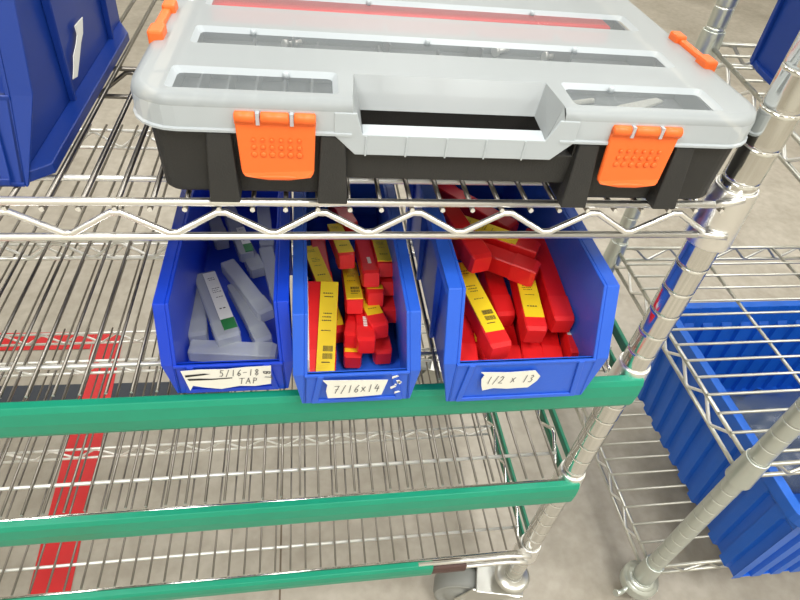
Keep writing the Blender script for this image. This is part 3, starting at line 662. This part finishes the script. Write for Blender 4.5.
# sculpted grip: sloping back and sides, front bar
zb = -.0165; xa, xb = -.2640, -.1560
face(bm, [(NXA + .002, .0240, 0), (NXB - .002, .0240, 0), (xb, .0125, zb), (xa, .0125, zb)], 2)
face(bm, [(NXA + .002, .0240, 0), (xa, .0125, zb), (xa, BY0, zb - .002), (NXA, BY0 + .0065, 0)])
face(bm, [(NXA, BY0 + .0065, 0), (xa, BY0 - .0004, zb - .002), (NXA, BY0 - .0004, -.0060)]); face(bm, [(NXB, BY0 + .0065, 0), (NXB, BY0 - .0004, -.0060), (xb, BY0 - .0004, zb - .002)])
face(bm, [(NXB - .002, .0240, 0), (NXB, BY0 + .0065, 0), (xb, BY0, zb - .002), (xb, .0125, zb)])
lid = build('lid', bm, [M['frost'], M['frost2'], M['grip']], org)
bm = NB()
prism(bm, [(-.2800, BY0 - .0006, -.0060), (-.2800, BY0 - .0006, -.0196), (-.2680, BY0 - .0006, -.0312), (-.1500, BY0 - .0006, -.0312), (-.1380, BY0 - .0006, -.0196), (-.1380, BY0 - .0006, -.0060), (-.1500, BY0 - .0006, -.0060), (xb, BY0 - .0006, zb - .002), (xa, BY0 - .0006, zb - .002), (-.2675, BY0 - .0006, -.0060)], (0, .0016, 0))
prism(bm, [(xa, BY0, zb - .0020), (xb, BY0, zb - .0020), (xb, -.0040, zb - .0005), (xa, -.0040, zb - .0005)], (0, 0, -.0016))
prism(bm, [(xa, -.0050, zb - .0020), (xb, -.0050, zb - .0020), (xb, -.0040, zb - .0020), (xa, -.0040, zb - .0020)], (0, 0, -.010))
for x in (-.262, -.2385, -.2150, -.1915, -.1680): box(bm, x - .0006, x + .0006, BY0 - .0012, BY0 - .0002, -.0318, -.0190)
build('grip_bar', bm, M['frost2'], lid, bevel=.0005)
for w in WIN:
    bm = NB(); face(bm, [(w[0] + .003, w[2] + .003, -.0030), (w[1] - .003, w[2] + .003, -.0030), (w[1] - .003, w[3] - .003, -.0030), (w[0] + .003, w[3] - .003, -.0030)])
    build('window_pane', bm, M['pane'], lid)
for x, y in ((-.307, .021), (-.107, .022), (-.33, .085), (-.215, .085), (-.11, .085), (-.25, .160), (-.12, .160)):
    bm = NB(); lathe(bm, [(.0019, -.003), (.0019, -.0002), (.0012, .0003)], (x, y, 0), seg=10); build('lid_peg', bm, M['frost2'], lid)
def latch(cx, hw=.0218):
    Y = BY0 - .0030; bm = NB()
    out = [(cx - hw, -.0110), (cx - hw + .0012, -.0415)] + [(cx - hw + .0012 + .004 * (1 - math.cos(math.radians(t))), -.0415 - .004 * math.sin(math.radians(t))) for t in (30, 60, 90)]
    out += [(cx - .012, -.0462), (cx - .006, -.0472), (cx + .006, -.0472), (cx + .012, -.0462)]
    out += [(cx + hw - .0012 - .004 * (1 - math.cos(math.radians(t))), -.0415 - .004 * math.sin(math.radians(t))) for t in (90, 60, 30)] + [(cx + hw - .0012, -.0415), (cx + hw, -.0110)]
    def dy(z): return Y - (.0016 if z < -.044 else 0) + (.0012 if z > -.02 else 0)
    solid(bm, [(x, dy(z), z) for x, z in out], [(x, dy(z) + .0026, z) for x, z in out])
    l = build('latch', bm, M['orange'], org, bevel=.0007)
    bm = NB()
    for a, b in ((cx - hw, cx - .0105), (cx - .0080, cx + .0075), (cx + .0100, cx + hw)):
        lathe(bm, [(.0020, a), (.0032, a + .0006), (.0032, b - .0006), (.0020, b)], (0, Y + .0018, -.0100), 'X', 14)
    box(bm, cx - hw, cx + hw, Y + .0006, Y + .0028, -.0135, -.0100)
    build('latch_hinge', bm, M['orange'], l)
    bm = NB()
    for r in range(3):
        for k in range(6):
            s = .0009 + .0003 * r; lathe(bm, [(s * 1.3, .0002), (s * 1.0, -.0003), (s * .4, -.0005)], (cx - .0125 + .005 * k, Y, -.0225 - .0045 * r), 'Y', 8)
    build('grip_dots', bm, M['orange'], l)
    bm = NB(); bmesh.ops.create_uvsphere(bm, u_segments=16, v_segments=8, radius=1)
    for v in bm.verts: v.co = V((cx + v.co.x * .0115, Y - .0012 + v.co.y * .0012, -.0452 + v.co.z * .0016 * (1 - .3 * v.co.x ** 2)))
    build('latch_tongue', bm, M['orange'], l, smooth=True)
    bm = NB()
    for x in (cx - .0093, cx + .0088): box(bm, x - .0010, x + .0010, Y - .0004, Y + .003, -.0135, -.0068)
    build('hinge_tab', bm, M['frost2'], l)
latch(-.3118); latch(-.0955)
def side_latch(sx, x):
    y0, y1 = .060, .120; bm = NB()
    for ya, yb, w, zt in ((y0 + .004, y1 - .004, .0060, .0030), (y0, y0 + .015, .0092, .0052), (y1 - .013, y1, .0085, .0052)):
        xs = (x, x - sx * w)
        box(bm, min(xs), max(xs), ya, yb, -.0060, zt)
    return build('side_latch', bm, M['orange'], org, bevel=.0016)
side_latch(-1, BX0 + .0002); side_latch(1, BX1 - .0006)
org.rotation_euler.z = -.020; org.location.x += .0030
# things in the organizer
bm = NB(); tube(bm, [(-.1180, .0440, -.0222), (-.1000, .0500, -.0222)], .0018, 10)
tag(build('dowel_pin', bm, M['white'], org=(-.109, .047, -.0242)), 'small white pin in the front right compartment of the organizer', 'pin')
bm = NB(); solid(bm, [(-0.0960, 0.0360, -.0243), (-0.0820, 0.0450, -.0243), (-0.0480, 0.0590, -.0243), (-0.0450, 0.0540, -.0243), (-0.0700, 0.0400, -.0243)], [(-0.0960, 0.0360, -.0225), (-0.0820, 0.0450, -.0225), (-0.0480, 0.0590, -.0225), (-0.0450, 0.0540, -.0225), (-0.0700, 0.0400, -.0225)])
tag(build('plastic_scrap', bm, M['white'], org=(-.07, .047, -.0243)), 'pale blade-shaped scrap lying in the front right compartment of the organizer', 'scrap')
for x, y, a, lab in ((-.3080, .1415, .6, 'tiny bright screw under the second lid window, leftmost one'), (-.1040, .1410, .2, 'tiny bright screw under the second lid window, right of the middle'), (-.1440, .1470, .5, 'tiny bright screw under the second lid window, near the middle')):
    bm = NB(); d = V((math.cos(a), math.sin(a), 0)); c = V((x, y - .004, -.0265))
    tube(bm, [c, c + d * .012], .0020, 8); tube(bm, [c - d * .003, c], .0038, 10)
    tag(build('screw', bm, M['rod'], org=(x, y, -.0303)), lab, 'screw')
bm = NB(); prism(bm, [(-.364, .157, -.0300), (-.046, .157, -.0300), (-.046, .1825, -.0300), (-.364, .1825, -.0300)], (0, 0, .022))
tag(build('red_packet', bm, M['red'], org=(-.206, .170, -.0300), bevel=.003), 'long red packet under the back window of the organizer lid', 'packet')

# ---------------------------------------------------------------- corrugated crate on the second rack
crate = empty('divider_crate', (.59, .15, -.7755), 'large blue corrugated crate standing on the bottom shelf of the zinc rack', 'crate')
CX0, CX1, CY0, CY1 = .366, .800, -.030, .340
TX0, TX1, TY0, TY1 = .335, .831, -.050, .365
def corr(x0, x1, y0, y1, d, pitch=.034):
    pts = []
    def side(a, b, n_out):
        a, b = V((a[0], a[1])), V((b[0], b[1])); L = (b - a).length; u = (b - a) / L; n = max(3, int(L / pitch)); st = L / n
        for k in range(n):
            s = k * st
            for q, o in ((s, 0), (s + st * .46, 0), (s + st * .54, d), (s + st * .94, d)):
                p = a + u * q - V(n_out) * o; pts.append((p.x, p.y))
    side((x0, y0), (x1, y0), (0, -1)); side((x1, y0), (x1, y1), (1, 0)); side((x1, y1), (x0, y1), (0, 1)); side((x0, y1), (x0, y0), (-1, 0))
    return pts
bm = NB(); A = corr(CX0, CX1, CY0, CY1, .0065); 
def lerp_loop(t, d): return corr(CX0 + (TX0 + .010 - CX0) * t, CX1 + (TX1 - .010 - CX1) * t, CY0 + (TY0 + .010 - CY0) * t, CY1 + (TY1 - .010 - CY1) * t, d)
npt = len(A); loops = []
CZ0, CZ1 = -.7755, -.5400
nA = lambda: None
for t, d in ((0, .0065), (.80, .0065), (.84, .0005), (1.0, .0005)):
    # keep the corner count of the bottom loop at every height
    pts = corr(CX0, CX1, CY0, CY1, d)
    cx, cy = (CX0 + CX1) / 2, (CY0 + CY1) / 2
    sx = 1 + ((TX1 - .010 - (TX0 + .010)) / (CX1 - CX0) - 1) * t; sy = 1 + ((TY1 - .010 - (TY0 + .010)) / (CY1 - CY0) - 1) * t
    ox, oy = ((TX0 + TX1) / 2 - cx) * t, ((TY0 + TY1) / 2 - cy) * t
    loops.append([bm.verts.new((cx + ox + (x - cx) * sx, cy + oy + (y - cy) * sy, CZ0 + (CZ1 - CZ0) * t)) for x, y in pts])
for a, b in zip(loops, loops[1:]):
    for j in range(npt): bm.faces.new((a[j], a[(j + 1) % npt], b[(j + 1) % npt], b[j]))
bm.faces.new(loops[0])
build('crate_wall', bm, M['blue3'], crate, solidify=.003)
bm = NB()
def rr(x0, x1, y0, y1, r, z): return [V((x, y, z)) for x, y in arc(x0 + r, y0 + r, r, 270, 180) + arc(x0 + r, y1 - r, r, 180, 90) + arc(x1 - r, y1 - r, r, 90, 0) + arc(x1 - r, y0 + r, r, 0, -90)]
L = [rr(TX0, TX1, TY0, TY1, .028, -.560), rr(TX0 - .001, TX1 + .001, TY0 - .001, TY1 + .001, .028, -.5395), rr(TX0 + .012, TX1 - .012, TY0 + .012, TY1 - .012, .018, -.5395), rr(TX0 + .0135, TX1 - .0135, TY0 + .0135, TY1 - .0135, .018, -.556)]
vs = [[bm.verts.new(p) for p in q] for q in L]
for a, b in zip(vs, vs[1:]):
    for j in range(len(a)): bm.faces.new((a[j], a[(j + 1) % len(a)], b[(j + 1) % len(a)], b[j]))
build('crate_rim', bm, M['blue3'], crate, bevel=.001)
bm = NB(); lathe(bm, [(.0055, -.0012), (.0055, -.002), (.003, -.0026)], (TX0 + .035, TY0 - .000, -.5495), 'Y', 14)
build('rim_stud', bm, M['steel'], crate)
bm = NB(); bmesh.ops.create_icosphere(bm, subdivisions=4, radius=1)
rng = random.Random(3)
from mathutils import noise
for v in bm.verts:
    q = v.co.copy(); d = 1 + .22 * noise.noise(q * 2.1) + .13 * noise.noise(q * 5.3)
    v.co = V((.580 + q.x * .17 * d, .190 + q.y * .100 * d, -.735 + max(-.036, q.z * .065 * d) + .010 * abs(noise.noise(q * 4))))
tag(build('plastic_bag', bm, M['bag'], org=(.58, .19, -.772), smooth=True), 'crumpled clear plastic bag lying inside the blue corrugated crate', 'plastic bag')

# ---------------------------------------------------------------- light
def area(loc, sx, sy, power, rot=(0, 0, 0), col=(1, .985, .955)):
    l = bpy.data.lights.new('ceiling_light', 'AREA'); l.shape = 'RECTANGLE'; l.size = sx; l.size_y = sy; l.energy = power; l.color = col
    o = bpy.data.objects.new('ceiling_light', l); COL.objects.link(o); o.location = loc; o.rotation_euler = rot; return o
for x in (-1.5, .3, 2.0):
    for y in (-1.2, .9, 2.9):
        area((x, y, 2.74), .6, 1.2, (78 if y < 0 else 36) * LIGHT)
w = bpy.data.worlds.new('room_air'); SC.world = w; w.use_nodes = True
w.node_tree.nodes['Background'].inputs[0].default_value = (.9, .92, 1, 1); w.node_tree.nodes['Background'].inputs[1].default_value = .3

# ---------------------------------------------------------------- camera
cd = bpy.data.cameras.new('camera'); cam = bpy.data.objects.new('camera', cd); COL.objects.link(cam)
cd.sensor_width = 36; cd.lens = 576.19 / 800 * 36; cd.clip_start = .01
r = V((0.987949, -0.12473875, 0.09163524)); d = V((-0.02095978, -0.69440171, -0.71928225)); f = V((0.15335404, 0.70869353, -0.68864797))
cam.matrix_world = Matrix.Translation((-0.29492777, -0.31018567, 0.14007793 + ZO)) @ Matrix((r, -d, -f)).transposed().to_4x4()
SC.camera = cam
SC.view_settings.view_transform = 'Standard'; SC.view_settings.look = 'None'; SC.view_settings.exposure = EXPO
